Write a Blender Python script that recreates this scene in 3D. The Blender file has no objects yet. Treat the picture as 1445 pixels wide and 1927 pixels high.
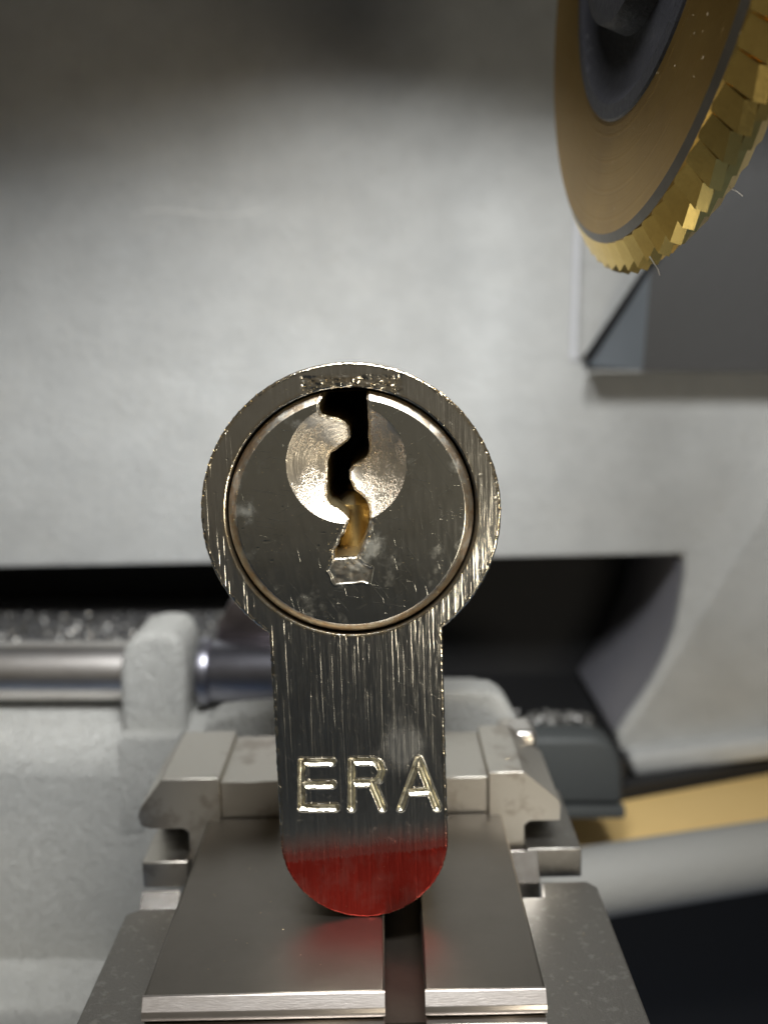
import bpy, bmesh, math, random
import numpy as np
from mathutils import Vector, Matrix

# ---------------------------------------------------------------- units: everything is given in millimetres
S = 0.001
R = math.radians
random.seed(7)
rng = np.random.default_rng(7)
scene = bpy.context.scene
C = scene.collection

# ---------------------------------------------------------------- camera
cam_d = bpy.data.cameras.new('camera'); cam = bpy.data.objects.new('camera', cam_d); C.objects.link(cam)
cam_d.sensor_fit = 'VERTICAL'; cam_d.sensor_height = 36.0; cam_d.sensor_width = 27.0
cam_d.lens = 36.0 * 1900 / 1927
cam_d.clip_start = 0.002; cam_d.clip_end = 5.0
cam.location = (0, -56.45 * S, 9.43 * S)
cam.rotation_euler = (R(90 - 9.487), 0, 0)
cam_d.dof.use_dof = True
cam_d.dof.focus_distance = 57.2 * S
cam_d.dof.aperture_fstop = 34
scene.camera = cam

# ---------------------------------------------------------------- world, lamps, exposure
world = bpy.data.worlds.new('World'); scene.world = world; world.use_nodes = True
bg = world.node_tree.nodes['Background']
bg.inputs[0].default_value = (0.086, 0.076, 0.060, 1); bg.inputs[1].default_value = 1.0

def lamp(name, kind, loc, target, energy, color, **kw):
    l = bpy.data.lights.new(name, kind); o = bpy.data.objects.new(name, l); C.objects.link(o)
    o.location = Vector(loc) * S
    o.rotation_euler = (Vector(target) - Vector(loc)).to_track_quat('-Z', 'Y').to_euler()
    l.energy = energy; l.color = color
    for k, v in kw.items(): setattr(l, k, v)
    return o
# the machine's own work lamp: an LED panel above the camera, aimed down at the clamp and the housing behind
lamp('work_lamp', 'AREA', (9, -32, 70), (2, 56, -8), 0.172, (0.99, 1.0, 1.0), shape='RECTANGLE', size=50*S, size_y=22*S, spread=R(145))
# added low fill lamp in front, to the right, brightening rim and teeth
lamp('low_fill_lamp', 'AREA', (62, -98, -30), (5, 0, 0), 0.036, (1.0, 0.90, 0.72), shape='RECTANGLE', size=40*S, size_y=12*S)

vs = scene.view_settings
vs.view_transform = 'Standard'; vs.look = 'None'; vs.gamma = 1.0; vs.use_curve_mapping = False; vs.exposure = 0.0

# ================================================================ materials
class NT:
    def __init__(s, name):
        s.m = bpy.data.materials.new(name); s.m.use_nodes = True; s.t = s.m.node_tree
        s.p = s.t.nodes['Principled BSDF']; s._co = None
    def n(s, kind, **kw):
        x = s.t.nodes.new(kind)
        for k, v in kw.items():
            if isinstance(k, str) and hasattr(x, k): setattr(x, k, v)
        return x
    def l(s, a, b): s.t.links.new(a, b)
    def co(s, scale=(1, 1, 1), rot=(0, 0, 0)):
        """object coordinates in millimetres"""
        if s._co is None:
            s._co = s.n('ShaderNodeTexCoord').outputs['Object']
        r = s.n('ShaderNodeMapping'); r.inputs['Scale'].default_value = [v / S for v in scale]
        if any(rot):
            r0 = s.n('ShaderNodeMapping'); r0.inputs['Rotation'].default_value = rot
            s.l(s._co, r0.inputs[0]); s.l(r0.outputs[0], r.inputs[0])
        else: s.l(s._co, r.inputs[0])
        return r.outputs[0]
    def noise(s, scale=(1, 1, 1), detail=3, rough=0.55, rot=(0, 0, 0), dist=0.0):
        x = s.n('ShaderNodeTexNoise'); x.inputs['Scale'].default_value = 1.0
        x.inputs['Detail'].default_value = detail; x.inputs['Roughness'].default_value = rough
        x.inputs['Distortion'].default_value = dist
        s.l(s.co(scale, rot), x.inputs['Vector']); return x.outputs[0]
    def voro(s, scale=(1, 1, 1), feature='F1', rnd=1.0):
        x = s.n('ShaderNodeTexVoronoi'); x.feature = feature; x.inputs['Scale'].default_value = 1.0
        x.inputs['Randomness'].default_value = rnd
        s.l(s.co(scale), x.inputs['Vector']); return x.outputs['Distance']
    def ramp(s, fac, a, b, c0=(0, 0, 0, 1), c1=(1, 1, 1, 1)):
        r = s.n('ShaderNodeValToRGB'); e = r.color_ramp.elements
        e[0].position = a; e[1].position = b
        e[0].color = c0 if len(c0) == 4 else (*c0, 1); e[1].color = c1 if len(c1) == 4 else (*c1, 1)
        s.l(fac, r.inputs[0]); return r.outputs[0]
    def mix(s, fac, a, b):
        x = s.n('ShaderNodeMix'); x.data_type = 'RGBA'
        for v, i in ((fac, 0), (a, 6), (b, 7)):
            if hasattr(v, 'links'): s.l(v, x.inputs[i])
            elif i == 0: x.inputs[0].default_value = v
            else: x.inputs[i].default_value = v if len(v) == 4 else (*v, 1)
        return x.outputs[2]
    def math(s, op, a, b=0.0, clamp=False):
        x = s.n('ShaderNodeMath'); x.operation = op; x.use_clamp = clamp
        for v, i in ((a, 0), (b, 1)):
            if hasattr(v, 'links'): s.l(v, x.inputs[i])
            else: x.inputs[i].default_value = v
        return x.outputs[0]
    def attr(s, name):
        x = s.n('ShaderNodeAttribute'); x.attribute_name = name; return x.outputs['Fac']
    def bump(s, h, dist_mm, strength=1.0, prev=None):
        b = s.n('ShaderNodeBump'); b.inputs['Strength'].default_value = strength
        b.inputs['Distance'].default_value = dist_mm * S
        s.l(h, b.inputs['Height'])
        if prev is not None: s.l(prev, b.inputs['Normal'])
        return b.outputs[0]
    def set(s, **kw):
        names = dict(color='Base Color', metal='Metallic', rough='Roughness', normal='Normal', spec='Specular IOR Level', coat='Coat Weight', coatr='Coat Roughness', aniso='Anisotropic')
        for k, v in kw.items():
            i = s.p.inputs[names[k]]
            if hasattr(v, 'links'): s.l(v, i)
            elif isinstance(v, tuple): i.default_value = v if len(v) == 4 else (*v, 1)
            else: i.default_value = v
        return s.m

def mat_nickel(name, streak):
    t = NT(name)
    # vertical grinding streaks: broad and fine
    fine = t.noise((13, 1, 0.20), 3, 0.8)
    mid = t.noise((3.2, 1, 0.06), 3, 0.6)
    deep = t.ramp(t.noise((6, 1, 0.13), 2, 0.5), 0.60, 0.66)
    h = t.math('ADD', t.math('MULTIPLY', fine, 0.6), t.math('ADD', t.math('MULTIPLY', mid, 0.5), t.math('MULTIPLY', deep, -0.35)))
    b = t.bump(h, 0.015 * streak, 1.0)
    sc = t.ramp(t.noise((9, 1, 0.5), 3, 0.6, (0, R(55), 0)), 0.66, 0.72)
    b = t.bump(sc, 0.002, 1.0, b)
    spot = t.ramp(t.noise((2.2, 1, 2.2), 5, 0.7), 0.60, 0.75)
    col = t.mix(t.math('MULTIPLY', spot, 0.35), (0.80, 0.78, 0.71), (0.44, 0.39, 0.31))
    dirt = t.ramp(t.noise((0.42, 1, 0.3), 4, 0.6), 0.48, 0.72)
    col = t.mix(t.math('MULTIPLY', dirt, 0.30), col, (0.46, 0.42, 0.36))
    worn = t.math('MULTIPLY', t.attr('wear'), t.ramp(t.noise((2.6, 2, 2.6), 4, 0.65), 0.36, 0.56))
    col = t.mix(worn, col, (0.66, 0.53, 0.33))
    # a greasy grey-blue smear above the last two letters
    vd = t.n('ShaderNodeVectorMath'); vd.operation = 'DISTANCE'; t.l(t.co((1, 0, .8)), vd.inputs[0]); vd.inputs[1].default_value = (2.6, 0, 8.7)
    sm = t.math('ADD', vd.outputs['Value'], t.math('MULTIPLY', t.noise((.7, 1, .7), 4, .6), 2.4))
    smear = t.ramp(t.math('MULTIPLY', sm, .2), .38, .58, (1, 1, 1), (0, 0, 0))
    col = t.mix(t.math('MULTIPLY', smear, .35), col, (0.50, 0.54, 0.60))
    # red reflection painted on the foot of the flange, thin towards its upper edge
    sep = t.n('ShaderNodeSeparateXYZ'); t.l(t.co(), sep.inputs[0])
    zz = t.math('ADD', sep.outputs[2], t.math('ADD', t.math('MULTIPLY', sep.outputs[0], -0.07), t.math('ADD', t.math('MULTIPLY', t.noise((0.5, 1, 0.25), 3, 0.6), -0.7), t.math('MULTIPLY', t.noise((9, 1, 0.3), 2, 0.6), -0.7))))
    ink = t.ramp(t.math('MULTIPLY', zz, 0.1), 0.335, 0.40, (1, 1, 1), (0, 0, 0))  # mask of the painted red reflection
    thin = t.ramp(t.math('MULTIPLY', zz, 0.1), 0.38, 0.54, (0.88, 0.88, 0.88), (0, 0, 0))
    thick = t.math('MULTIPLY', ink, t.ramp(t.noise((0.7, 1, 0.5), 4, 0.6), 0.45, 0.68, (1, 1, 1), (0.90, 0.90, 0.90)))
    refl_fac = t.math('MAXIMUM', thick, thin)
    col = t.mix(refl_fac, col, (0.48, 0.046, 0.034))
    ro = t.math('ADD', t.math('MULTIPLY', fine, 0.16), t.math('ADD', t.math('MULTIPLY', spot, 0.15), 0.10))
    ro = t.math('ADD', ro, t.math('ADD', t.math('MULTIPLY', smear, 0.12), t.math('MULTIPLY', refl_fac, 0.12)))
    return t.set(color=col, metal=1.0, rough=ro, normal=b)

def mat_plug(name):
    t = NT(name)
    b = None
    f = t.noise((14, 1, 0.5), 4, 0.65); b = t.bump(f, 0.0025, 1.0)
    for ang, sx, lo in ((35, 11, .665), (-62, 8, .68), (80, 13, .675), (12, 9, .68)):
        sc = t.ramp(t.noise((sx, 1, 0.28), 2, 0.5, (0, R(ang), 0)), lo, lo + .02)
        b = t.bump(sc, 0.0022, 1.0, b)
    spk = t.ramp(t.voro((5, 5, 5)), 0.05, 0.09, (1, 1, 1), (0, 0, 0))
    col = t.mix(t.math('MULTIPLY', t.ramp(t.noise((0.5, 1, 0.6), 4, 0.6), 0.45, 0.75), 0.4), (0.72, 0.72, 0.66), (0.48, 0.46, 0.38))
    col = t.mix(t.math('MULTIPLY', spk, 0.5), col, (0.80, 0.66, 0.38))
    worn = t.math('MULTIPLY', t.attr('wear'), t.ramp(t.noise((1.6, 2, 1.6), 4, 0.65), 0.35, 0.6))
    col = t.mix(worn, col, (0.60, 0.48, 0.35))
    film = t.ramp(t.noise((0.38, 1, 0.38), 5, 0.62), 0.56, 0.68)
    ro = t.math('ADD', t.math('MULTIPLY', film, 0.22), t.math('ADD', t.math('MULTIPLY', t.attr('wear'), 0.18), 0.17))
    return t.set(color=col, metal=1.0, rough=ro, normal=b)

def mat_dimple(name):
    t = NT(name)
    grit = t.ramp(t.noise((9, 9, 9), 3, 0.7), 0.50, 0.60)
    zone = t.ramp(t.noise((0.5, 1, 0.5), 3, 0.6), 0.42, 0.58)
    g = t.math('MULTIPLY', grit, zone)
    # turned rings about the countersink's centre
    vd = t.n('ShaderNodeVectorMath'); vd.operation = 'DISTANCE'; t.l(t.co((1, 0, 1)), vd.inputs[0]); vd.inputs[1].default_value = (-.15, 0, 27.72)
    nz = t.n('ShaderNodeTexNoise'); nz.noise_dimensions = '1D'; nz.inputs['Scale'].default_value = 9.0; nz.inputs['Detail'].default_value = 4
    t.l(vd.outputs['Value'], nz.inputs['W'])
    b = t.bump(nz.outputs[0], 0.010, 0.8); b = t.bump(g, 0.014, 0.7, b)
    b = t.bump(t.noise((1.1, 1, 1.1), 3, .5), 0.05, 0.5, b)
    col = t.mix(t.math('MULTIPLY', g, 0.8), (0.90, 0.82, 0.68), (0.36, 0.24, 0.15))
    ro = t.math('ADD', t.math('MULTIPLY', g, 0.2), 0.31)
    return t.set(color=col, metal=1.0, rough=ro, normal=b)

def mat_metal(name, col, rough, dark=None, nscale=(1, 1, 1), bump=0.0, bscale=(6, 6, 6), rvar=0.12, stain=0.4, edge=(0.42, 0.70)):
    t = NT(name)
    c = t.mix(t.math('MULTIPLY', t.ramp(t.noise(nscale, 5, 0.62), *edge), stain), col, dark or tuple(v * 0.5 for v in col))
    f = t.noise(bscale, 4, 0.65)
    ro = t.math('ADD', t.math('MULTIPLY', f, rvar), rough - rvar * 0.5)
    kw = dict(color=c, metal=1.0, rough=ro)
    if bump: kw['normal'] = t.bump(f, bump, 1.0)
    return t.set(**kw)

def mat_paint(name, col, rough, grain, bump, speck=0.15, dirtcol=(0.30, 0.27, 0.22), dirt=0.25, spec=0.4, patch=0.0, flake=0.0):
    t = NT(name)
    n1 = t.noise((grain, grain, grain * 1.3), 6, 0.72, (0, R(35), 0)); n2 = t.noise((grain * 3.3, grain * 3.3, grain * 3.3), 3, 0.6)
    big = t.ramp(t.noise((0.05, 0.05, 0.08), 5, 0.6), 0.35, 0.75)
    sp = t.ramp(t.noise((grain * 1.4, grain * 1.4, grain * 1.4), 2, 0.5), 0.64, 0.76)
    c = t.mix(t.math('MULTIPLY', big, dirt), col, tuple(a * 0.55 + b * 0.45 for a, b in zip(col, dirtcol)))
    if patch:
        pt = t.ramp(t.noise((0.16, 0.16, 0.2), 6, 0.68), 0.40, 0.66)
        c = t.mix(t.math('MULTIPLY', pt, patch), c, tuple(v * 0.74 for v in col))
        dots = t.ramp(t.noise((0.9, 0.9, 0.9), 2, 0.4), 0.70, 0.76)
        c = t.mix(t.math('MULTIPLY', dots, 0.35), c, dirtcol)
    c = t.mix(t.math('MULTIPLY', sp, speck), c, dirtcol)
    lt = t.ramp(n1, 0.55, 0.78); c = t.mix(t.math('MULTIPLY', lt, 0.25), c, tuple(min(1, v * 1.25) for v in col))
    b = t.bump(t.math('ADD', n1, t.math('MULTIPLY', n2, 0.3)), bump, 1.0)
    if flake:
        v = t.n('ShaderNodeTexVoronoi'); v.feature = 'F1'; v.inputs['Scale'].default_value = 1.0
        t.l(t.co((2.3, 2.3, 1.5), (0, R(40), 0)), v.inputs['Vector'])
        b = t.bump(t.ramp(v.outputs['Distance'], 0.1, 0.75), flake, 0.8, b)
        c = t.mix(t.math('MULTIPLY', t.ramp(t.noise((2.0, 2.0, 2.0), 3, .6), .62, .70), .55), c, tuple(min(1, v_ * 1.3) for v_ in col))
    ro = t.math('ADD', t.math('MULTIPLY', n2, 0.2), rough - 0.1)
    return t.set(color=c, rough=ro, normal=b, spec=spec)

M = {}
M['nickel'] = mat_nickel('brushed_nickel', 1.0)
M['letter'] = mat_metal('stamped_nickel', (0.86, 0.82, 0.66), 0.30, (0.30, 0.25, 0.17), (2.2, 2.2, 2.2), 0.015, (9, 9, 9), 0.2, 0.8, (0.50, 0.64))
M['plug'] = mat_plug('scratched_nickel')
M['dimple'] = mat_dimple('countersunk_nickel')
M['bore'] = mat_metal('tarnished_brass', (0.30, 0.24, 0.16), 0.42, (0.12, 0.09, 0.06), (1, 1, 1))
M['keyway'] = mat_metal('dull_brass', (0.58, 0.47, 0.27), 0.40, (0.20, 0.15, 0.09), (1.2, 0.5, 1.2), 0.02, (5, 1, 5))
M['pin'] = mat_metal('pin_brass', (0.62, 0.51, 0.30), 0.35, (0.25, 0.18, 0.09), (1, 1, 1))
M['crumb'] = mat_metal('brass_crumb', (0.80, 0.66, 0.42), 0.3, (0.4, 0.28, 0.14), (2, 2, 2))
M['side'] = mat_metal('side_brass', (0.58, 0.52, 0.40), 0.35, (0.35, 0.26, 0.14), (0.8, 0.8, 0.8), 0.02)
M['jaw'] = mat_metal('jaw_steel', (0.25, 0.228, 0.20), 0.33, (0.20, 0.18, 0.155), (0.25, 0.25, 0.25), 0.008, (0.8, 22, 22), 0.10)
M['jaw_edge'] = mat_metal('jaw_edge_steel', (0.66, 0.61, 0.57), 0.36, (0.44, 0.38, 0.33), (0.3, 2, 2), 0.006, (2, 20, 20), 0.12)
M['base'] = mat_metal('worn_steel', (0.30, 0.285, 0.26), 0.40, (0.44, 0.42, 0.39), (1.6, 1.6, 1.6), 0.03, (5, 5, 5), 0.25, 0.7, (0.55, 0.66))
M['rear'] = mat_metal('stained_steel', (0.70, 0.665, 0.60), 0.36, (0.40, 0.34, 0.28), (0.30, 0.30, 0.30), 0.012, (6, 3, 6), 0.16, 0.55, (0.52, 0.60))
M['bright'] = mat_metal('bright_steel', (0.80, 0.77, 0.73), 0.25, (0.5, 0.42, 0.36), (1.4, 1.4, 1.4), 0.02)
M['rod'] = mat_metal('ground_steel', (0.80, 0.77, 0.74), 0.34, (0.5, 0.44, 0.40), (0.2, 1, 1), 0.004, (1, 12, 12))
M['collar'] = mat_metal('blued_steel', (0.36, 0.36, 0.41), 0.36, (0.22, 0.22, 0.25), (0.5, 0.5, 0.5), 0.01, (4, 4, 4))
M['wall'] = mat_paint('housing_paint', (0.545, 0.555, 0.545), 0.50, 0.9, 0.30, 0.20, dirt=0.42, patch=0.50)
M['cast'] = mat_paint('casting_paint', (0.76, 0.76, 0.72), 0.36, 2.6, 0.85, 0.4, dirt=0.15, flake=0.22)
M['dark'] = mat_paint('recess_shade', (0.014, 0.014, 0.015), 0.6, 0.5, 0.08, 0.1, (0.02, 0.02, 0.02), 0.3)  # near black stands in for the shade inside recesses
M['block'] = mat_paint('dark_grey_paint', (0.055, 0.055, 0.055), 0.5, 0.8, 0.06, 0.2, (0.03, 0.03, 0.03), 0.3)
M['ledge'] = mat_paint('grimy_ledge', (0.16, 0.16, 0.165), 0.5, 1.2, 0.25, 0.5, (0.05, 0.05, 0.05), 0.3)
M['bead'] = mat_paint('bead_highlight', (0.64, 0.65, 0.68), 0.3, 0.9, 0.05, 0.05, dirt=0.1)  # paler, bluer than the housing: highlight put into the colour
M['flank_shade'] = mat_paint('flank_shade_paint', (0.145, 0.145, 0.165), 0.5, 0.9, 0.15, 0.2)  # shade of the bay's flank put into a darker colour
M['scuff'] = mat_paint('scuffed_paint', (0.70, 0.70, 0.68), 0.5, 2.0, 0.05)
M['blockside'] = mat_paint('slate_paint', (0.16, 0.18, 0.20), 0.5, 0.8, 0.06, 0.2, (0.08, 0.08, 0.08), 0.3)
M['rubber'] = mat_paint('black_rubber', (0.055, 0.060, 0.060), 0.55, 0.9, 0.05, 0.2, (0.03, 0.03, 0.03), 0.3)
def mat_gold():
    t = NT('gold_coating')
    vd = t.n('ShaderNodeVectorMath'); vd.operation = 'LENGTH'; t.l(t.co((0, 1, 1)), vd.inputs[0])
    nz = t.n('ShaderNodeTexNoise'); nz.noise_dimensions = '1D'; nz.inputs['Scale'].default_value = 5.0; nz.inputs['Detail'].default_value = 5
    t.l(vd.outputs['Value'], nz.inputs['W'])
    b = t.bump(nz.outputs[0], 0.012, 0.8)
    c = t.mix(t.math('MULTIPLY', t.ramp(t.noise((.15, .15, .15), 5, .6), .35, .7), .6), (0.50, 0.31, 0.075), (0.36, 0.215, 0.05))
    dust = t.ramp(t.noise((3.0, 3.0, 3.0), 2, .5), .71, .75)
    c = t.mix(t.math('MULTIPLY', dust, .6), c, (.75, .7, .6))
    return t.set(color=c, metal=1.0, rough=t.math('ADD', t.math('MULTIPLY', nz.outputs[0], .15), t.math('ADD', t.math('MULTIPLY', dust, .3), .24)), normal=b)
M['gold'] = mat_gold()
M['tooth'] = mat_metal('gold_tooth', (0.86, 0.62, 0.19), 0.24, (0.55, 0.36, 0.10), (0.8, 0.8, 0.8), 0.004, (4, 4, 4), 0.12)
M['ring'] = mat_metal('grey_ring', (0.15, 0.135, 0.11), 0.40, (0.22, 0.20, 0.17), (0.5, 0.5, 0.5))
M['hub'] = mat_paint('hub_black', (0.012, 0.012, 0.014), 0.36, 0.9, 0.12, 0.3, (0.05, 0.05, 0.05), 0.3, spec=0.25)
M['yellow'] = mat_paint('yellow_sheet', (0.80, 0.56, 0.23), 0.5, 0.3, 0.03, 0.05, (0.4, 0.25, 0.08), 0.2)
M['bar'] = mat_paint('grey_bar', (0.30, 0.30, 0.285), 0.45, 0.9, 0.15, 0.2)
M['floor'] = mat_paint('navy_floor', (0.14, 0.20, 0.32), 0.45, 0.4, 0.05, 0.2, (0.03, 0.03, 0.03), 0.3)
M['swarf'] = mat_metal('swarf', (0.50, 0.49, 0.47), 0.42, (0.4, 0.38, 0.34), (2, 2, 2))

# ================================================================ helpers
def mesh_obj(name, verts, faces, mat, parent=None, smooth=False, loc=None):
    me = bpy.data.meshes.new(name)
    me.from_pydata([(v[0] * S, v[1] * S, v[2] * S) for v in verts], [], faces)
    me.validate(); me.update()
    if smooth: me.polygons.foreach_set('use_smooth', [True] * len(me.polygons))
    if mat: me.materials.append(mat)
    o = bpy.data.objects.new(name, me); C.objects.link(o)
    if parent: o.parent = parent
    if loc: o.location = Vector(loc) * S
    return o
def bm_obj(name, bm, mat, parent=None, smooth=False, loc=None):
    bmesh.ops.recalc_face_normals(bm, faces=bm.faces)
    for v in bm.verts: v.co *= S
    me = bpy.data.meshes.new(name); bm.to_mesh(me); bm.free()
    if smooth:
        me.polygons.foreach_set('use_smooth', [True] * len(me.polygons))
        if smooth == 'bev':      # big faces stay flat, only the narrow bevel strips are rounded
            for p in me.polygons:
                vv = [me.vertices[i].co for i in p.vertices]; k = len(vv)
                if min((vv[i] - vv[(i + 1) % k]).length for i in range(k)) > 0.4 * S or k > 5: p.use_smooth = False
        else: me.set_sharp_from_angle(angle=R(35))
    me.materials.append(mat)
    o = bpy.data.objects.new(name, me); C.objects.link(o)
    if parent: o.parent = parent
    if loc: o.location = Vector(loc) * S
    return o
def box_bm(x0, x1, y0, y1, z0, z1, bev=0.0, seg=2):
    bm = bmesh.new(); bmesh.ops.create_cube(bm, size=1)
    for v in bm.verts:
        v.co = Vector(((x0 + x1) / 2 + v.co.x * (x1 - x0), (y0 + y1) / 2 + v.co.y * (y1 - y0), (z0 + z1) / 2 + v.co.z * (z1 - z0)))
    if bev: bmesh.ops.bevel(bm, geom=list(bm.edges), offset=bev, segments=seg, profile=0.5, affect='EDGES')
    return bm
def prism_bm(poly, y0, y1, bev=0.0, axis='y', seg=2):
    """polygon in (x,z) swept along y, or in (y,z) swept along x"""
    bm = bmesh.new()
    f = (lambda a, b, d: (a, d, b)) if axis == 'y' else (lambda a, b, d: (d, a, b))
    A = [bm.verts.new(f(a, b, y0)) for a, b in poly]; B = [bm.verts.new(f(a, b, y1)) for a, b in poly]
    bm.faces.new(A); bm.faces.new(B[::-1]); n = len(poly)
    for i in range(n): bm.faces.new((A[i], B[i], B[(i + 1) % n], A[(i + 1) % n]))
    bmesh.ops.recalc_face_normals(bm, faces=bm.faces)
    if bev: bmesh.ops.bevel(bm, geom=list(bm.edges), offset=bev, segments=seg, profile=0.5, affect='EDGES')
    return bm
def lathe_bm(prof, n, axis='x', full=True):
    """prof: (along, radius) pairs, open profile revolved about the axis"""
    bm = bmesh.new(); rings = []
    for a, r in prof:
        ring = []
        for i in range(n):
            t = 2 * math.pi * i / n; c, s = math.cos(t) * r, math.sin(t) * r
            ring.append(bm.verts.new((a, c, s) if axis == 'x' else ((c, a, s) if axis == 'y' else (c, s, a))))
        rings.append(ring)
    for p, q in zip(rings, rings[1:]):
        for i in range(n): bm.faces.new((p[i], p[(i + 1) % n], q[(i + 1) % n], q[i]))
    if full: bm.faces.new(rings[0]); bm.faces.new(rings[-1])
    return bm
def empty(name, loc, rot=(0, 0, 0)):
    o = bpy.data.objects.new(name, None); C.objects.link(o); o.location = Vector(loc) * S; o.rotation_euler = rot
    o.empty_display_size = 0.005; return o
def tag(o, label=None, cat=None, group=None, kind=None):
    for k, v in (('label', label), ('category', cat), ('group', group), ('kind', kind)):
        if v: o[k] = v
    return o

# ================================================================ the machine behind
# housing: a thick painted slab, its lower edge cut away over the working bay
def housing():
    root = tag(empty('machine_housing', (0, 70, -44)), 'pale grey painted housing of the key machine filling the background behind the lock', 'machine')
    O = (0, 70, -44)
    poly = [(-130, -20.6), (38.3, -17.3), (38.5, -19.2), (38.2, -22.5), (37.6, -27), (36.4, -31), (34.4, -35.2), (32.0, -39), (30.6, -41.3), (31.2, -44.0), (120, -32), (120, 120), (-130, 120)]
    bm = prism_bm([(x - O[0], z - O[2]) for x, z in poly], 0, 26, 0.7)
    bm_obj('front_panel', bm, M['wall'], root, True)
    # lighter lip along the lower right edge
    poly = [(32.5, -46.2), (120, -33.6), (120, -31), (31.6, -43.2)]
    bm_obj('bottom_lip', prism_bm([(x, z + 44) for x, z in poly], -3, 10, 0.8, seg=3), M['wall'], root, True)
    # raised pad to the right, pale bead added on its edge as a painted highlight
    poly = [(23.6, 7.4), (100, 7.2), (100, 118), (23.6, 118)]
    bm_obj('raised_pad', prism_bm([(x, z + 44) for x, z in poly], -1.3, 1.2, 1.22, seg=4), M['wall'], root, True)
    bm_obj('highlight_bead', lathe_bm([(51.2, .1), (51.4, .6), (52, .75), (118, .75), (118, .1)], 24, 'z'), M['bead'], root, True, (23.6, .25, 0))
    edge = [(38.1, -18.2), (38.3, -19.2), (38.0, -22.5), (37.4, -27), (36.2, -31), (34.2, -35.2), (31.8, -39), (30.5, -41.2)]  # strip added to carry the flank's painted shade
    vs_ = [(x - .12, y, z + 44) for x, z in edge for y in (1.0, 26)] + [(x + .2, y, z + 44) for x, z in edge for y in (1.0, 26)]
    n = len(edge); fs = []
    for i in range(n - 1):
        a = 2 * i; fs += [(a, a + 1, a + 3, a + 2), (2 * n + a + 2, 2 * n + a + 3, 2 * n + a + 1, 2 * n + a), (a, a + 2, 2 * n + a + 2, 2 * n + a)]
    mesh_obj('bay_shade', vs_, fs, M['flank_shade'], root, True)
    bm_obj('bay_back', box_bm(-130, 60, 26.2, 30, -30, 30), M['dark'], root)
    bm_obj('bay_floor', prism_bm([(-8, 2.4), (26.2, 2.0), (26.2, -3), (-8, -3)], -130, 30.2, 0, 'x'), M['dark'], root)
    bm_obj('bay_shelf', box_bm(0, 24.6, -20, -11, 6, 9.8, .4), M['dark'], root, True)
    bm_obj('bay_ledge', prism_bm([(-14, 16.0), (20, 15.8), (20, 8), (-14, 8)], -130, -16, .4, 'x'), M['ledge'], root, True)
    return root
housing()

# unseen boards added just above the frame, lips shaped to shade the upper housing
root = tag(empty('shade_boards', (0, 56, 50)), 'unseen dark boards added above the frame to shade the upper housing', 'blocker')
lip = [(-130, -5.5), (-30, -2.6), (-13, -.6), (-8, .9), (-2, 2.2), (5, 3.0), (12.5, 3.1), (12.5, 22), (-130, 22)]
bm_obj('front_lip', prism_bm(lip, -48, -45, .5), M['block'], root, True)
lip = [(-130, 1.5), (-4, 1.5), (6, -.5), (14, -5.2), (130, -6.8), (130, 12), (-130, 12)]
bm_obj('front_lip', prism_bm(lip, -21, -18, .5), M['block'], root, True)
bm_obj('shade_board', box_bm(-130, 130, -17.8, 13.8, 3, 22, 1.0, 3), M['block'], root, True)
bm_obj('shade_board', box_bm(-130, 12.5, -44.8, -21.2, 8, 22, 1.0, 3), M['block'], root, True)

# swarf on the bay floor
def swarf(name, label, n, xr, yr, z, size, parent=None):
    vs_, fs = [], []
    for i in range(n):
        x, y = random.uniform(*xr), random.uniform(*yr); a = random.uniform(0, 6.28); L = random.uniform(.4, 1) * size; w = L * random.uniform(.12, .3)
        lift = random.uniform(0, .35) * size; seg = 4; curl = random.uniform(-2.2, 2.2); px, py, pz = x, y, z + random.uniform(0.03, .15) * size
        b0 = len(vs_)
        for k in range(seg + 1):
            t = k / seg; aa = a + curl * t
            px += math.cos(aa) * L / seg; py += math.sin(aa) * L / seg
            zz = pz + lift * math.sin(t * 3.1)
            vs_ += [(px - math.sin(aa) * w, py + math.cos(aa) * w, zz), (px + math.sin(aa) * w, py - math.cos(aa) * w, zz + w * 1.2)]
            if k: fs.append((b0 + 2 * k - 2, b0 + 2 * k - 1, b0 + 2 * k + 1, b0 + 2 * k))
    o = mesh_obj(name, vs_, fs, M['swarf']); return tag(o, label, 'swarf', kind='stuff')
swarf('metal_swarf', 'glittering metal swarf strewn on the ledge behind the guide rod', 1600, (-64, -17), (60, 80), -28.0, 1.1)
swarf('metal_swarf', 'glittering metal swarf on the bay floor right of the lock above the rubber stop', 360, (11, 24), (51, 58), -34.1, 1.0)

# a pale scuff in the paint, a thin raised line
def scuff():
    pts = [(-31.4, 24.4), (-29, 25.2), (-26, 25.4), (-23, 25.0), (-20, 24.7), (-17, 24.9), (-14.6, 25.5), (-12.6, 26.2)]
    vs_, fs = [], []
    for i, (x, z) in enumerate(pts):
        w = (.05, .10, .07, .12, .06, .09, .05, .04)[i] if 0 < i < len(pts) - 1 else .02
        vs_ += [(x, .05, z + 44 + w), (x, -.07, z + 44), (x, .05, z + 44 - w)]
        if i:
            b = 3 * i; fs += [(b - 3, b - 2, b + 1, b), (b - 2, b - 1, b + 2, b + 1)]
    mesh_obj('paint_scuff', vs_, fs, M['scuff'], bpy.data.objects['machine_housing'], True)
scuff()

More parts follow.
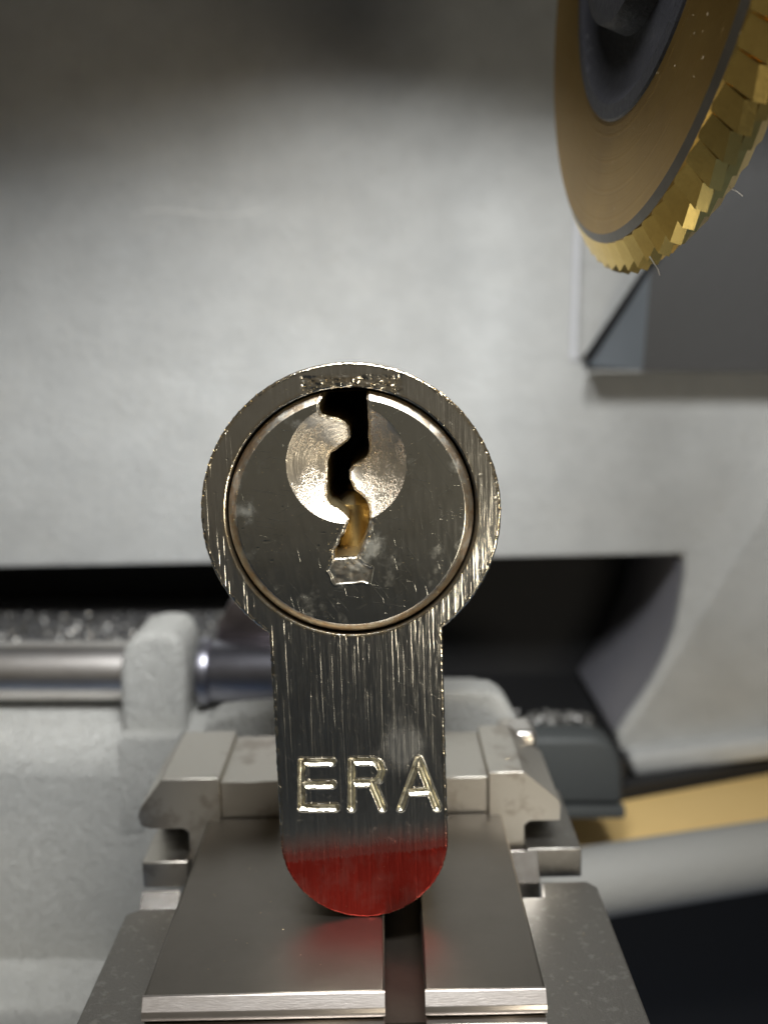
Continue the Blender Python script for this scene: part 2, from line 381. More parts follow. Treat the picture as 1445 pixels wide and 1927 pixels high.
# dark grey block jutting out beside the cutter
def block():
    root = tag(empty('cutter_guard', (30, 62, 6.5)), 'dark grey block jutting from the housing under the gold cutter wheel', 'guard')
    L = lambda p: (p[0] - 30, p[1] - 62, p[2] - 6.5)
    # front profile at y=44 and its root on the housing at y=69
    F = [(30.5, 64, 6.2), (75, 64, 5.8), (75, 64, 44), (48, 64, 44), (31.0, 64, 18.3)]
    B = [(24.9, 69.6, 6.7), (75, 69.6, 6.4), (75, 69.6, 46), (50, 69.6, 46), (25.0, 69.6, 7.4)]
    v = [L(p) for p in F + B]
    o = mesh_obj('front_face', v, [(0, 1, 2, 3, 4), (0, 5, 6, 1), (1, 6, 7, 2), (2, 7, 8, 3), (3, 8, 9, 4), (5, 9, 8, 7, 6)], M['block'], root)
    mesh_obj('side_face', [L((F[0][0], 64.0, 6.25)), L((F[4][0], 64.0, 18.2)), L((24.8, 69.4, 7.5)), L((24.7, 69.4, 6.8)),
                           L((F[0][0] + .3, 64.2, 6.25)), L((F[4][0] + .3, 64.2, 18.2)), L((25.3, 69.5, 7.5)), L((25.2, 69.5, 6.8))],
             [(0, 1, 2, 3), (7, 6, 5, 4), (0, 4, 5, 1), (1, 5, 6, 2), (2, 6, 7, 3), (3, 7, 4, 0)], M['blockside'], root)
    # black rod put in for the shadowed gap along the slanted edge
    a, b = Vector(L((24.9, 68.6, 7.6))), Vector(L((31.7, 63.8, 19.6))); d = (b - a)
    bm = bmesh.new(); bmesh.ops.create_cone(bm, cap_ends=True, segments=10, radius1=.55, radius2=.5, depth=d.length)
    bmesh.ops.transform(bm, matrix=Matrix.Translation((a + b) / 2) @ d.to_track_quat('Z', 'Y').to_matrix().to_4x4(), verts=bm.verts)
    bm_obj('gap_shadow', bm, M['hub'], root, True)
    bm_obj('bottom_strip', box_bm(-5.0, 45, 2.2, 7, -.55, -.2, .15), M['bar'], root, True)
block()

# carriage casting with the bearing lug, left, and its bridge behind the clamp
def carriage():
    root = tag(empty('carriage_casting', (-26, 40, -75)), 'rough pale grey cast carriage with upright bearing lug left of the clamp', 'casting')
    O = Vector((-26, 40, -75))
    prof = [(34, -49.4), (34, -31), (34.3, -29.8), (35.0, -28.6), (36.6, -27.2), (39.2, -26.3), (41.5, -26.1), (48, -26.1), (48, -75), (34, -75)]
    bm = prism_bm([(y - O.y, z - O.z) for y, z in prof], -90, 36, 0.35, 'x')
    bm_obj('body', bm, M['cast'], root, True)
    # lug round the rod
    pts = []
    outline = [(-25.2, -30), (-25.2, -22), (-24.9, -19.6), (-24.1, -18.2), (-22.7, -17.5), (-20.6, -17.4), (-19.5, -17.8), (-18.9, -19.0), (-18.8, -23), (-19.0, -30)]
    bm = prism_bm([(x - O.x, z - O.z) for x, z in outline], 35.6 - O.y, 43.5 - O.y, 0.9, seg=4)
    bm_obj('bearing_lug', bm, M['cast'], root, True)
    web = [(-24.9, -27.2), (-19.2, -27.2), (-20.5, -31.5), (-23.0, -36.5), (-25.2, -37.0)]
    bm_obj('lug_web', prism_bm([(x - O.x, z - O.z) for x, z in web], 33.85 - O.y, 42 - O.y, 0.14, seg=2), M['cast'], root, True)
    # ledge at the foot of the casting
    prof = [(35.4, -50.0), (33.4, -50.2), (33.0, -50.7), (29.2, -51.4), (28.6, -51.9), (28.4, -53.2), (28.4, -75), (40, -75), (40, -50.0)]
    bm_obj('foot_ledge', prism_bm([(y - O.y, z - O.z) for y, z in prof], -90, 20, 0.3, 'x'), M['cast'], root, True)
    # bridge behind the clamp
    outline = [(-15.9, -26), (-15.6, -23.6), (-15.1, -22.6), (-14.2, -22.0), (-12.5, -21.8), (-4, -21.2), (0, -20.0), (7.6, -19.8), (9.3, -19.9), (10.3, -20.6), (11.0, -21.8), (11.7, -23.2), (12.2, -26)]
    bm_obj('bridge', prism_bm([(x - O.x, z - O.z) for x, z in outline], 26 - O.y, 29.5 - O.y, 0.5, seg=3), M['cast'], root, True)
    bm_obj('bridge_web', box_bm(-15 - O.x, 11 - O.x, 27 - O.y, 29.4 - O.y, -60 - O.z, -25.5 - O.z, .3), M['cast'], root, True)
carriage()

# guide rod through the lug, dark sleeve on its right
o = bm_obj('guide_rod', lathe_bm([(-55, 0.6), (-55, 2.9), (3.2, 2.9), (3.2, 0.6)], 64), M['rod'], None, True, (-24.5, 40, -22.68))
tag(o, 'polished steel guide rod entering the cast lug from the left edge', 'rod')
root = tag(empty('shaft_sleeve', (-17.8, 40, -22.7)), 'blue black steel sleeve between the cast lug and the lock', 'sleeve')
bm_obj('barrel', lathe_bm([(0, 1), (0, 2.85), (.3, 3.05), (17, 3.05), (17.3, 2.8), (17.3, 1)], 64), M['collar'], root, True)
bm_obj('wedge', prism_bm([(1.0, 2.2), (1.2, 4.6), (2.6, 6.9), (4.2, 7.3), (9.0, 7.4), (9.0, 2.2)], 1.0, 6.0, .3), mat_metal('brown_steel', (.22, .19, .19), .35, (.12, .1, .1), (.5, .5, .5)), root, True)
bm_obj('flange', lathe_bm([(.2, 1), (.2, 3.3), (.7, 3.4), (1.2, 3.3), (1.2, 1)], 48), M['collar'], root, True, (-.6, 0, 0))

# rubber stop to the right of the clamp
root = tag(empty('rubber_stop', (20, 50, -41)), 'dark grey rubber stop block hanging right of the clamp below the bay', 'stop')
outline = [(-7, 9.2), (2.4, 9.2), (3.6, 8.8), (4.4, 8.1), (5.0, 7.0), (5.4, 5.4), (5.6, 1.6), (-7, 1.6)]
bm_obj('body', prism_bm(outline, -5, -.5, .8, seg=4), M['rubber'], root, True)
bm_obj('foot_flange', box_bm(-7, 5.8, -5.3, 0, .2, 1.5, .25), M['rubber'], root, True)

# lower right: bar, yellow sheet, floor
B0 = Vector((22.5, 44.6, -48)); d = Vector((43.7, 50.6, -48)) - B0; d.normalize()
a, b = -d * 12, d * 70
bm = bmesh.new(); bmesh.ops.create_cone(bm, cap_ends=True, segments=64, radius1=3.75, radius2=3.75, depth=(b - a).length)
bmesh.ops.transform(bm, matrix=Matrix.Translation((a + b) / 2) @ d.to_track_quat('Z', 'Y').to_matrix().to_4x4(), verts=bm.verts)
o = bm_obj('support_bar', bm, M['bar'], None, True, B0)
tag(o, 'thick grey round bar running off to the right below the yellow sheet', 'bar')
v = [(14, 45.6), (90, 67.8), (90, 83), (14, 54.2)]
bm = bmesh.new(); A = [bm.verts.new((x - 40, y - 60, 0)) for x, y in v]; B = [bm.verts.new((x - 40, y - 60, -1.2)) for x, y in v]
bm.faces.new(A); bm.faces.new(B[::-1])
for i in range(4): bm.faces.new((A[i], B[i], B[(i + 1) % 4], A[(i + 1) % 4]))
o = bm_obj('yellow_sheet', bm, M['yellow'], None, False, (40, 60, -46))
tag(o, 'yellow sheet lying behind the thick grey bar at lower right', 'sheet')
v = [(14, 54.6), (90, 83.4), (90, 86), (14, 57)]  # dark sheet put in for the shadow under the housing lip
bm = bmesh.new(); A = [bm.verts.new((x - 40, y - 62, 0)) for x, y in v]; B = [bm.verts.new((x - 40, y - 62, -40)) for x, y in v]
bm.faces.new(A); bm.faces.new(B[::-1])
for i in range(4): bm.faces.new((A[i], B[i], B[(i + 1) % 4], A[(i + 1) % 4]))
o = bm_obj('shadow_sheet', bm, M['dark'], None, False, (40, 62, -44.5))
tag(o, 'dark sheet painted as the shadow between the housing lip and the yellow sheet', 'shade_panel')
o = mesh_obj('floor', [(-400, -420, -92), (400, -420, -92), (400, 300, -92), (-400, 300, -92)], [(0, 1, 2, 3)], M['floor']); tag(o, kind='structure')

# ================================================================ cutter wheel
def cutter():
    P0 = Vector((15.7, 10, 37.0)); n = Vector((-.995, -.083, .061)).normalized()
    ax = -n     # local +x: into the wheel, away from the visible face
    z = Vector((0, 0, 1)); y = z.cross(ax).normalized(); zz = ax.cross(y)
    rotm = Matrix((ax, y, zz)).transposed()
    root = tag(empty('toothed_cutter', P0, rotm.to_euler()), 'gold coated toothed cutter wheel with black hub at top right', 'cutter')
    bm_obj('disc', lathe_bm([(0.05, 13.6), (0.0, 14.0), (0.0, 20.65)], 160, full=False), M['gold'], root, True)
    bm_obj('edge_ring', lathe_bm([(0.0, 20.65), (0.05, 20.75), (0.26, 21.2)], 160, full=False), M['ring'], root, True)
    bm_obj('rim_core', lathe_bm([(0.26, 21.2), (1.2, 21.45), (2.6, 21.5), (3.6, 21.0), (3.6, 8)], 160, full=False), M['gold'], root, True)
    bm_obj('hub', lathe_bm([(0.25, 13.8), (-0.1, 13.5), (-.15, 12.6), (0.5, 11.6), (0.5, 6.4)], 96, full=False), M['hub'], root, True)
    bm_obj('bore_boss', lathe_bm([(0.5, 8.5), (-1.2, 8.0), (-1.4, 7.2), (-1.4, 4.4), (2, 4.2)], 64, full=False), M['hub'], root, True)
    # teeth: one shared mesh, 80 of them
    N = 80; da = 2 * math.pi / N
    # each tooth is a straight prism along the tangent, so its flanks are ground flat; it falls away from its cutting edge
    vs_, fs = [], []
    def row(prof, y0, L, dx, dr):
        b0, m = len(vs_), len(prof)
        for y, kx, kr in ((y0, 0, 0), (y0 + L, dx, dr)):
            for k, (a, r) in enumerate(prof):
                top = 0 < k < m - 1
                vs_.append((a + (kx if top else 0), y, r + (kr if top else 0)))
        fs.append(tuple(b0 + i for i in range(m))); fs.append(tuple(b0 + 2 * m - 1 - i for i in range(m)))
        for i in range(m): fs.append((b0 + i, b0 + m + i, b0 + m + (i + 1) % m, b0 + (i + 1) % m))
    row([(0.30, 20.7), (0.30, 21.35), (1.35, 22.95), (2.0, 23.10), (2.0, 20.7)], 0.0, 1.50, -.14, -.60)
    row([(2.04, 20.7), (2.04, 22.55), (2.7, 22.45), (3.4, 21.7), (3.4, 20.7)], 0.5, 1.52, 0, -.45)
    bm = bmesh.new(); vv = [bm.verts.new(p) for p in vs_]
    for f in fs: bm.faces.new([vv[i] for i in f])
    t0 = bm_obj('tooth', bm, M['tooth'], root)
    for k in range(N):
        o = t0 if k == 0 else t0.copy()
        if k: C.objects.link(o); o.parent = root
        o.rotation_euler = (da * k, 0, 0)
cutter()
def sliver(pts, r, label):
    cu = bpy.data.curves.new('metal_sliver', 'CURVE'); cu.dimensions = '3D'; cu.bevel_depth = r * S; cu.bevel_resolution = 1
    sp = cu.splines.new('POLY'); sp.points.add(len(pts) - 1)
    for p, q in zip(sp.points, pts): p.co = (q[0] * S, q[1] * S, q[2] * S, 1)
    o = bpy.data.objects.new('metal_sliver', cu); C.objects.link(o)
    me = bpy.data.meshes.new_from_object(o.evaluated_get(bpy.context.evaluated_depsgraph_get())); bpy.data.objects.remove(o)
    me.materials.clear(); me.materials.append(M['swarf'])
    o = bpy.data.objects.new('metal_sliver', me); C.objects.link(o); tag(o, label, 'sliver', 'slivers clinging to the cutter')

sliver([(18.0, 0, 17.75), (18.5, -.1, 17.65), (18.9, -.1, 17.5), (19.3, 0, 17.25)], .035, 'tiny bright sliver sticking out of the cutter teeth toward the right')
sliver([(15.7, 5, 14.5), (15.95, 4.9, 14.1), (16.2, 4.9, 13.75), (16.35, 5, 13.4)], .04, 'tiny bright sliver hanging below the lowest cutter teeth')

# ================================================================ key clamp
def clamp():
    th = R(-1.35); P = Vector((-2.2, 0, -34))
    root = tag(empty('key_clamp', P, (0, th, 0)), 'grey steel key clamp with slotted brushed jaws that the lock stands on', 'clamp')
    up = 9.0                                    # local z of the jaw top
    X = lambda x: x + 2.42
    def jaw(x0, x1):
        prof = [(13.3, 4.9), (13.3, up), (-7.0, up), (-7.15, up - .03), (-7.62, up - .62), (-7.7, up - .85), (-7.7, up - 1.1), (-7.35, up - 1.25), (-7.35, 4.9)]
        bm = prism_bm(prof, x0, x1, 0, 'x')
        # thin broken edges on the top outline
        e = [e for e in bm.edges if all(abs(v.co.z - up) < 1e-4 for v in e.verts) and abs(e.verts[0].co.x - e.verts[1].co.x) < 1e-6]
        bmesh.ops.bevel(bm, geom=e, offset=.14, segments=2, profile=.5, affect='EDGES')
        o = bm_obj('jaw', bm, M['jaw'], root, 'bev')
        lip = [(-7.02, up + .012), (-7.18, up - .02), (-7.66, up - .62), (-7.74, up - .86), (-7.74, up - 1.05), (-7.6, up - 1.05), (-7.5, up - .6), (-7.05, up - .1)]
        bm_obj('front_lip', prism_bm(lip, x0 - .05, x1 + .05, .03, 'x'), M['jaw_edge'], o, 'bev')
        low = [(-8.1, up - 1.45), (-8.15, 4.9), (-7.4, 4.9), (-7.4, up - 1.4), (-8.0, up - 1.4)]
        bm_obj('lower_lip', prism_bm(low, x0, x1, .04, 'x'), M['jaw_edge'], o, 'bev')
        return o
    jaw(X(-12.95), X(0.0)); jaw(X(2.22), X(8.65))
    bm_obj('slot_floor', box_bm(X(-.1), X(2.3), -7, 13.2, 4.9, 7.0), mat_metal('slot_steel', (.07, .06, .05), .5, (.04, .035, .03), (.6, .6, .6)), root)
    # base plate, stepped lower on both sides of the jaws
    pl = [(X(-18), -14), (X(15.1), -14), (X(15.1), 10.2), (X(14.5), 11.0), (X(11.2), 11.0), (X(11.0), 9.0), (X(-14), 8.6), (X(-17.2), 8.6), (X(-18), 7.9)]
    bm = bmesh.new(); A = [bm.verts.new((x, y, 4.8)) for x, y in pl]; B = [bm.verts.new((x, y, 0)) for x, y in pl]
    bm.faces.new(A); bm.faces.new(B[::-1])
    for i in range(len(pl)): bm.faces.new((A[i], B[i], B[(i + 1) % len(pl)], A[(i + 1) % len(pl)]))
    bmesh.ops.recalc_face_normals(bm, faces=bm.faces)
    bmesh.ops.bevel(bm, geom=[e for e in bm.edges if all(v.co.z > 4.7 for v in e.verts)], offset=.18, segments=2, profile=.5, affect='EDGES')
    bm_obj('base_plate', bm, M['base'], root, 'bev')
    # rear shoulders (left and right of the lock's foot)
    zt, zn = 12.3, 8.45
    def shoulder(sgn):
        if sgn < 0: pr = [(-16.2, zt), (-12.0, zt), (-12.0, 3.2), (-14.4, 3.2), (-14.4, zn - .35), (-14.8, zn), (-17.2, zn), (-17.9, zn + .25), (-18.1, zn + 1.0), (-17.9, zn + 1.6)]
        else: pr = [(10.25, zt), (12.9, zt - 2.35), (13.0, zt - 2.7), (12.95, zn), (10.7, zn), (10.3, zn - .35), (10.3, 3.2), (7.7, 3.2), (7.7, zt)]
        bm_obj('shoulder', prism_bm([(X(x), z) for x, z in pr], 13.1, 22.3, .06), M['rear'], root, 'bev')
    shoulder(-1); shoulder(1)
    for x0, x1 in ((-11.985, -7.5), (4.2, 7.685)):
        bm_obj('rear_jaw', box_bm(X(x0), X(x1), 13.5, 22.3, 3.2, zt - .5, .07), M['rear'], root, 'bev')
    bm_obj('rear_jaw', box_bm(X(-7.4), X(4.1), 13.5, 22.3, 3.2, 8.7, .1), M['rear'], root, 'bev')
    # rails under the shoulders
    bm_obj('rail', box_bm(X(-17.9), X(-14.5), 12.6, 22.3, 4.05, 6.1, .12), M['rear'], root, 'bev')
    bm_obj('rail', box_bm(X(10.4), X(14.4), 12.4, 22.3, 4.3, 6.6, .12), M['base'], root, 'bev')
    bm_obj('notch_shadow', box_bm(X(-18), X(-14.5), 19.5, 22, 6.15, 8.35, .05), M['dark'], root, 'bev')  # dark plates painted as the shadow inside the notches
    bm_obj('notch_shadow', box_bm(X(10.5), X(13), 19.5, 22, 6.65, 8.35, .05), M['dark'], root, 'bev')
    bm_obj('gib', prism_bm([(10.2, 2.6), (12.4, 3.95), (12.4, .5), (10.2, .5)], X(-17.95), X(-15.1), .08, 'x'), M['bright'], root, 'bev')
    bm_obj('gib', prism_bm([(11.2, 4.6), (12.3, 6.6), (12.35, .5), (11.2, .5)], X(8.4), X(11.2), .08, 'x'), M['bright'], root, 'bev')
    bm_obj('cover_plate', box_bm(X(9.6), X(12.6), 22.4, 26, 5, 11.6, .5, 3), M['bright'], root, 'bev')
    # brass dust lying on the jaws and plates
    vs_, fs = [], []
    for _ in range(110):
        if random.random() < .45: x, y, z = random.uniform(-12.5, 8.3), random.uniform(-6.8, 13), up
        elif random.random() < .5: x, y, z = random.choice((random.uniform(-17.5, -13.2), random.uniform(9, 14.6))), random.uniform(-7, 8), 4.8
        else: x, y, z = random.choice((random.uniform(-15.5, -12.2), random.uniform(7.9, 10))), random.uniform(13.4, 22), zt
        if z == up and -.3 < x < 2.5: continue
        sz = random.uniform(.012, .04); b0 = len(vs_)
        for dx, dy, dz in ((-1, -.4, 0), (1, -.5, 0), (.1, 1, 0), (0, .1, .9)):
            k = sz * random.uniform(.5, 1.3); vs_.append((X(x) + dx * k, y + dy * k, z + .002 + dz * k))
        fs += [(b0, b0 + 1, b0 + 3), (b0 + 1, b0 + 2, b0 + 3), (b0 + 2, b0, b0 + 3)]
    o = mesh_obj('brass_dust', vs_, fs, M['crumb'], root); o['kind'] = 'stuff'
    bm_obj('pedestal', box_bm(X(-13), X(10), 9, 22, -56, 3.1, .3), M['base'], root, 'bev')
clamp()

# ================================================================ the lock
def heightfield(name, x0, x1, z0, z1, h, sdf, height, parts, parent, wear=None):
    """dense relief facing -y: sdf<0 keeps, edges are snapped onto the outline, height(x,z) is depth in mm.
    parts: list of (name, mask function or None, material, label)"""
    nx, nz = int((x1 - x0) / h) + 1, int((z1 - z0) / h) + 1
    gx, gz = np.meshgrid(np.linspace(x0, x1, nx), np.linspace(z0, z1, nz))
    X_, Z_ = gx.ravel(), gz.ravel()
    idx = np.arange(nx * nz).reshape(nz, nx)
    q = np.stack([idx[:-1, :-1], idx[:-1, 1:], idx[1:, 1:], idx[1:, :-1]], -1).reshape(-1, 4)
    cxm, czm = X_[q].mean(1), Z_[q].mean(1)
    keep = sdf(cxm, czm) < 0
    q = q[keep]; cxm, czm = cxm[keep], czm[keep]
    cnt = np.bincount(q.ravel(), minlength=nx * nz)
    bd = np.where((cnt > 0) & (cnt < 4))[0]
    for _ in range(2):
        d = sdf(X_[bd], Z_[bd]); e = h * .2
        gxd = (sdf(X_[bd] + e, Z_[bd]) - sdf(X_[bd] - e, Z_[bd])) / (2 * e); gzd = (sdf(X_[bd], Z_[bd] + e) - sdf(X_[bd], Z_[bd] - e)) / (2 * e)
        g2 = np.maximum(gxd ** 2 + gzd ** 2, .25); st = np.clip(d / g2, -h, h)
        X_[bd] -= gxd * st; Z_[bd] -= gzd * st
    Y_ = np.asarray(height(X_, Z_)) + 0 * X_
    wr = wear(X_, Z_) if wear is not None else None
    left = np.ones(len(q), bool); objs = {}; first = None
    jobs = []
    for nm, mf, mt, lab in parts:
        sel = left & (mf(cxm, czm) if mf is not None else True); left &= ~sel; jobs.append((nm, q[sel], mt, lab))
    out = []
    for nm, qq, mt, lab in jobs[::-1]:
        used = np.unique(qq); remap = np.full(nx * nz, -1); remap[used] = np.arange(len(used))
        co = np.stack([X_[used], Y_[used], Z_[used]], 1) * S
        me = bpy.data.meshes.new(nm); me.vertices.add(len(used)); me.vertices.foreach_set('co', co.ravel().astype(np.float32))
        nf = len(qq); me.loops.add(nf * 4); me.loops.foreach_set('vertex_index', remap[qq].ravel().astype(np.int32))
        me.polygons.add(nf); me.polygons.foreach_set('loop_start', np.arange(nf, dtype=np.int32) * 4)
        me.polygons.foreach_set('use_smooth', np.ones(nf, bool))
        me.update(); me.validate()
        if wr is not None:
            a = me.attributes.new('wear', 'FLOAT', 'POINT'); a.data.foreach_set('value', wr[used].astype(np.float32))
        me.materials.append(mt)
        o = bpy.data.objects.new(nm, me); C.objects.link(o); o.parent = parent if first is None else first
        if lab: o['label'] = lab
        if first is None: first = o
        out.append(o)
    return out
def segdist(x, z, a, b):
    ax_, az_ = a; dx, dz = b[0] - ax_, b[1] - az_
    t = np.clip(((x - ax_) * dx + (z - az_) * dz) / (dx * dx + dz * dz), 0, 1)
    return np.hypot(x - ax_ - t * dx, z - az_ - t * dz)
def polysdf(x, z, P):
    d = np.full(x.shape, 1e9); ins = np.zeros(x.shape, bool); n = len(P)
    for i in range(n):
        a, b = P[i], P[(i + 1) % n]; d = np.minimum(d, segdist(x, z, a, b))
        c = ((a[1] > z) != (b[1] > z)) & (x < (b[0] - a[0]) * (z - a[1]) / ((b[1] - a[1]) or 1e-9) + a[0]); ins ^= c
    return np.where(ins, -d, d)
def vnoise(x, z, f, seed=0):
    """smooth value noise -1..1"""
    tab = np.random.default_rng(seed).uniform(-1, 1, 4096)
    xi, zi = np.floor(x * f).astype(int), np.floor(z * f).astype(int); fx, fz = x * f - xi, z * f - zi
    fx, fz = fx * fx * (3 - 2 * fx), fz * fz * (3 - 2 * fz)
    g = lambda i, j: tab[(i * 374761 + j * 668265 + i * j * 31) % 4096]
    return (g(xi, zi) * (1 - fx) + g(xi + 1, zi) * fx) * (1 - fz) + (g(xi, zi + 1) * (1 - fx) + g(xi + 1, zi + 1) * fx) * fz
sst = lambda a, b, t: (lambda u: u * u * (3 - 2 * u))(np.clip((t - a) / (b - a), 0, 1))

CZ = 24.9                                        # height of the plug's centre above the foot
KEY = [(-1.27,32.6),(-1.28,31.65),(-1.51,31.23),(-1.55,30.86),(-1.42,30.55),(-0.99,30.39),(-0.57,30.3),(-0.21,30.08),(0.05,29.76),(0.1,29.14),(-0.13,28.84),(-0.64,28.49),(-1.09,28.19),(-1.27,27.82),(-1.32,27.2),(-1.37,26.19),(-1.36,25.69),(-1.21,25.37),(-0.79,25.14),(-0.36,24.83),(-0.18,24.57),(-0.22,24.25),(-0.4,23.81),(-0.67,23.5),(-0.81,23.12),(-1.01,22.81),(-1.03,22.36),(-0.4,22.39),(0.23,22.37),(0.5,22.82),(0.71,23.33),(0.92,23.9),(1.07,24.46),(1.06,25.1),(0.92,25.48),(0.62,25.81),(0.19,26.14),(-0.04,26.65),(-0.05,27.15),(0.18,27.4),(0.62,27.63),(1.01,27.93),(1.14,28.24),(1.15,29.1),(1.16,30.34),(1.16,31.2),(1.18,32.6)]
STAMP = [(-0.97,22.42),(0.29,22.31),(0.53,22.05),(1.09,21.71),(0.87,20.87),(-1.03,20.83),(-1.27,21.21),(-1.51,21.6)]
GL = {'E': [((-3.53,10.15),(-3.67,7.26)), ((-3.53,10.12),(-1.74,10.06)), ((-3.5,8.71),(-1.78,8.66)), ((-3.67,7.26),(-1.65,7.19))],
      'R': [((-.58,10.07),(-.69,7.13)), ((-.58,10.07),(.70,10.03)), ((.70,10.03),(1.03,9.84)), ((1.03,9.84),(1.19,9.38)), ((1.19,9.38),(1.03,8.9)), ((1.03,8.9),(.70,8.68)), ((.70,8.68),(-.63,8.72)), ((.56,8.68),(1.14,7.07))],
      'A': [((3.36,10.02),(2.24,7.05)), ((3.36,10.02),(4.39,6.97)), ((2.70,8.05),(4.0,8.0))]}
def lock():
    root = tag(empty('lock_cylinder', (-1.0, 0, -24.98), (0, R(-2.0), 0)), 'worn nickel plated euro profile lock cylinder stamped ERA standing upright on the clamp', 'lock')
    RB, RH, RP, HW = 8.5, 7.13, 6.98, 5.0
    def out_sdf(x, z):
        d = np.minimum(np.hypot(x, z - CZ) - RB, segdist(x, z, (0, HW + .02), (0, CZ)) - HW)
        return d + .02 * vnoise(x, z, 5, 1) + .012 * vnoise(x, z, 14, 2)
    hole = lambda x, z: np.hypot(x, z - CZ) - RH
    body_sdf = lambda x, z: np.maximum(out_sdf(x, z), -hole(x, z) + .008 * vnoise(x, z, 9, 3))
    HWL = .22
    def ldist(ch, x, z):
        d = np.full(x.shape, 9.)
        for a, b in GL[ch]: d = np.minimum(d, segdist(x, z, a, b))
        return d + .012 * vnoise(x, z, 4, 51) + .006 * vnoise(x, z, 11, 52)
    def body_h(x, z):
        e = -out_sdf(x, z); i = hole(x, z)
        y = .09 * (1 - sst(-.02, .12, e)) ** 1.5 + .05 * (1 - sst(-.02, .09, i)) ** 1.5
        y = y - .02 * np.exp(-((e - .10) / .05) ** 2) * (vnoise(x, z, 4, 5) > .1)          # raised burr
        for k in GL:
            d = ldist(k, x, z); y = y + (.165 + .05 * vnoise(x, z, 1.1, 53)) * np.clip(1 - (np.maximum(d, 0) / HWL) ** 1.4, 0, 1) - .022 * np.exp(-((d - HWL - .03) / .05) ** 2)
        # worn maker's stamp above the keyway
        m = sst(-.35, .0, -np.maximum(np.abs(x - .35) - 2.6, np.abs(z - 32.1 + .03 * x) - .36))
        y = y + m * (.05 * (vnoise(x * .8, z * 1.7, 2.6, 8) + .3) + .015 * vnoise(x, z, 8, 9))
        # nicks and grinding relief
        y = y + .006 * vnoise(x, z * .12, 6, 11) + .05 * np.clip(vnoise(x, z, 2.2, 12) - .86, 0, 1)
        return y
    def body_wear(x, z):
        e = np.minimum(-out_sdf(x, z), hole(x, z)); m = sst(-.35, .0, -np.maximum(np.abs(x - .35) - 2.6, np.abs(z - 32.1) - .4))
        return np.clip(np.maximum(1 - e / .28, .6 * m), 0, 1)
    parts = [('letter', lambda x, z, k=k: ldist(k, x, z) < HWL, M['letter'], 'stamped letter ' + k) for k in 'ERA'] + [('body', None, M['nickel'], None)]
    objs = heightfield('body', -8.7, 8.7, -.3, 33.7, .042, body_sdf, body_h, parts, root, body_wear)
    body = objs[0]
    # flanks of the body: outline swept back, and the bore wall
    out = []
    a0 = math.asin(HW / RB)
    for i in range(97):
        t = -math.pi / 2 + a0 + (2 * math.pi - 2 * a0) * i / 96; out.append((math.cos(t) * RB, CZ + math.sin(t) * RB))
    for i in range(49):
        t = math.pi + math.pi * i / 48; out.append((math.cos(t) * HW, HW + .02 + math.sin(t) * HW))
    cx_, cz_ = 0, 0; n = len(out); L = 21.5
    sh = lambda p, k: (p[0] * k, p[1] if p[1] > 30 else p[1])
    vs_ = [(x * .998, .13, z) for x, z in out] + [(x * .95, L, CZ + (z - CZ) * .95 if z > 18 else z) for x, z in out]
    fs = [(i, (i + 1) % n, n + (i + 1) % n, n + i) for i in range(n)] + [tuple(range(n, 2 * n))]
    mesh_obj('flank', vs_, fs, M['side'], body, True)
    nb = 128; vs_ = []
    for y in (.08, 8):
        for i in range(nb): t = 2 * math.pi * i / nb; vs_.append((math.cos(t) * RH, y, CZ + math.sin(t) * RH))
    mesh_obj('bore', vs_, [(i, nb + i, nb + (i + 1) % nb, (i + 1) % nb) for i in range(nb)], M['bore'], body, True)
    # ---- plug
    key = lambda x, z: polysdf(x, z, KEY) + .024 * vnoise(x, z, 5, 21) + .014 * vnoise(x, z, 11, 22)
    plug_r = lambda x, z: np.hypot(x, z - CZ) - RP
    plug_sdf = lambda x, z: np.maximum(plug_r(x, z), -key(x, z))
    DX, DZ, DR = -.15, 27.72, 3.38
    dim = lambda x, z: np.hypot(x - DX, z - DZ) - DR
    def plug_h(x, z):
        i = -plug_r(x, z); k = key(x, z); dd = -dim(x, z)
        y = .42 * np.clip(1 - i / .50, 0, 1) ** 1.1 + 0
        y = y + np.clip(dd, 0, 9) * .64 + np.where(dd > 0, .012 * vnoise(x, z, 1.2, 31) + .003 * vnoise(x, z, 7, 32), 0) * sst(0, .4, dd)
        y = y + .10 * (1 - sst(0, .13, k)) + .022 * vnoise(x, z, 6, 33) * (1 - sst(0, .35, k))
        s = -polysdf(x + .10 * vnoise(x, z, 2.1, 41), z + .08 * vnoise(x, z, 2.3, 42), STAMP); m = sst(-.04, .10, s)
        y = y + m * (.06 + .02 * vnoise(x, z * 1.6, 2.6, 34)) - .012 * np.exp(-((s + .05) / .05) ** 2)
        y = y + .05 * np.clip(vnoise(x, z, 2.6, 35) - .86, 0, 1) + .003 * vnoise(x, z * .2, 5, 36)
        return y
    def plug_wear(x, z):
        i = -plug_r(x, z); k = key(x, z); s = -polysdf(x, z, STAMP)
        return np.clip(np.maximum(np.maximum(1.0 * (i < .5), 1 - k / .3), .6 * (s > 0)), 0, 1)
    parts = [('countersink', lambda x, z: dim(x, z) < 0, M['dimple'], 'bright conical countersink round the keyway'),
             ('plug', None, M['plug'], None)]
    po = heightfield('plug', -7.1, 7.1, CZ - 7.1, CZ + 7.1, .034, plug_sdf, plug_h, parts, root, plug_wear)
    plug = po[0]
    # keyway walls and the pins seen in its throat
    n = len(KEY); vs_ = []
    for y, g in ((.25, 1.0), (3.0, 1.0), (6, 1.0), (16, 1.0)):
        for x, z in KEY: vs_.append((x, y + (max(0, DR - math.hypot(x - DX, z - DZ)) * .62 if y < 1 else 0), min(z, 31.8)))
    fs = []
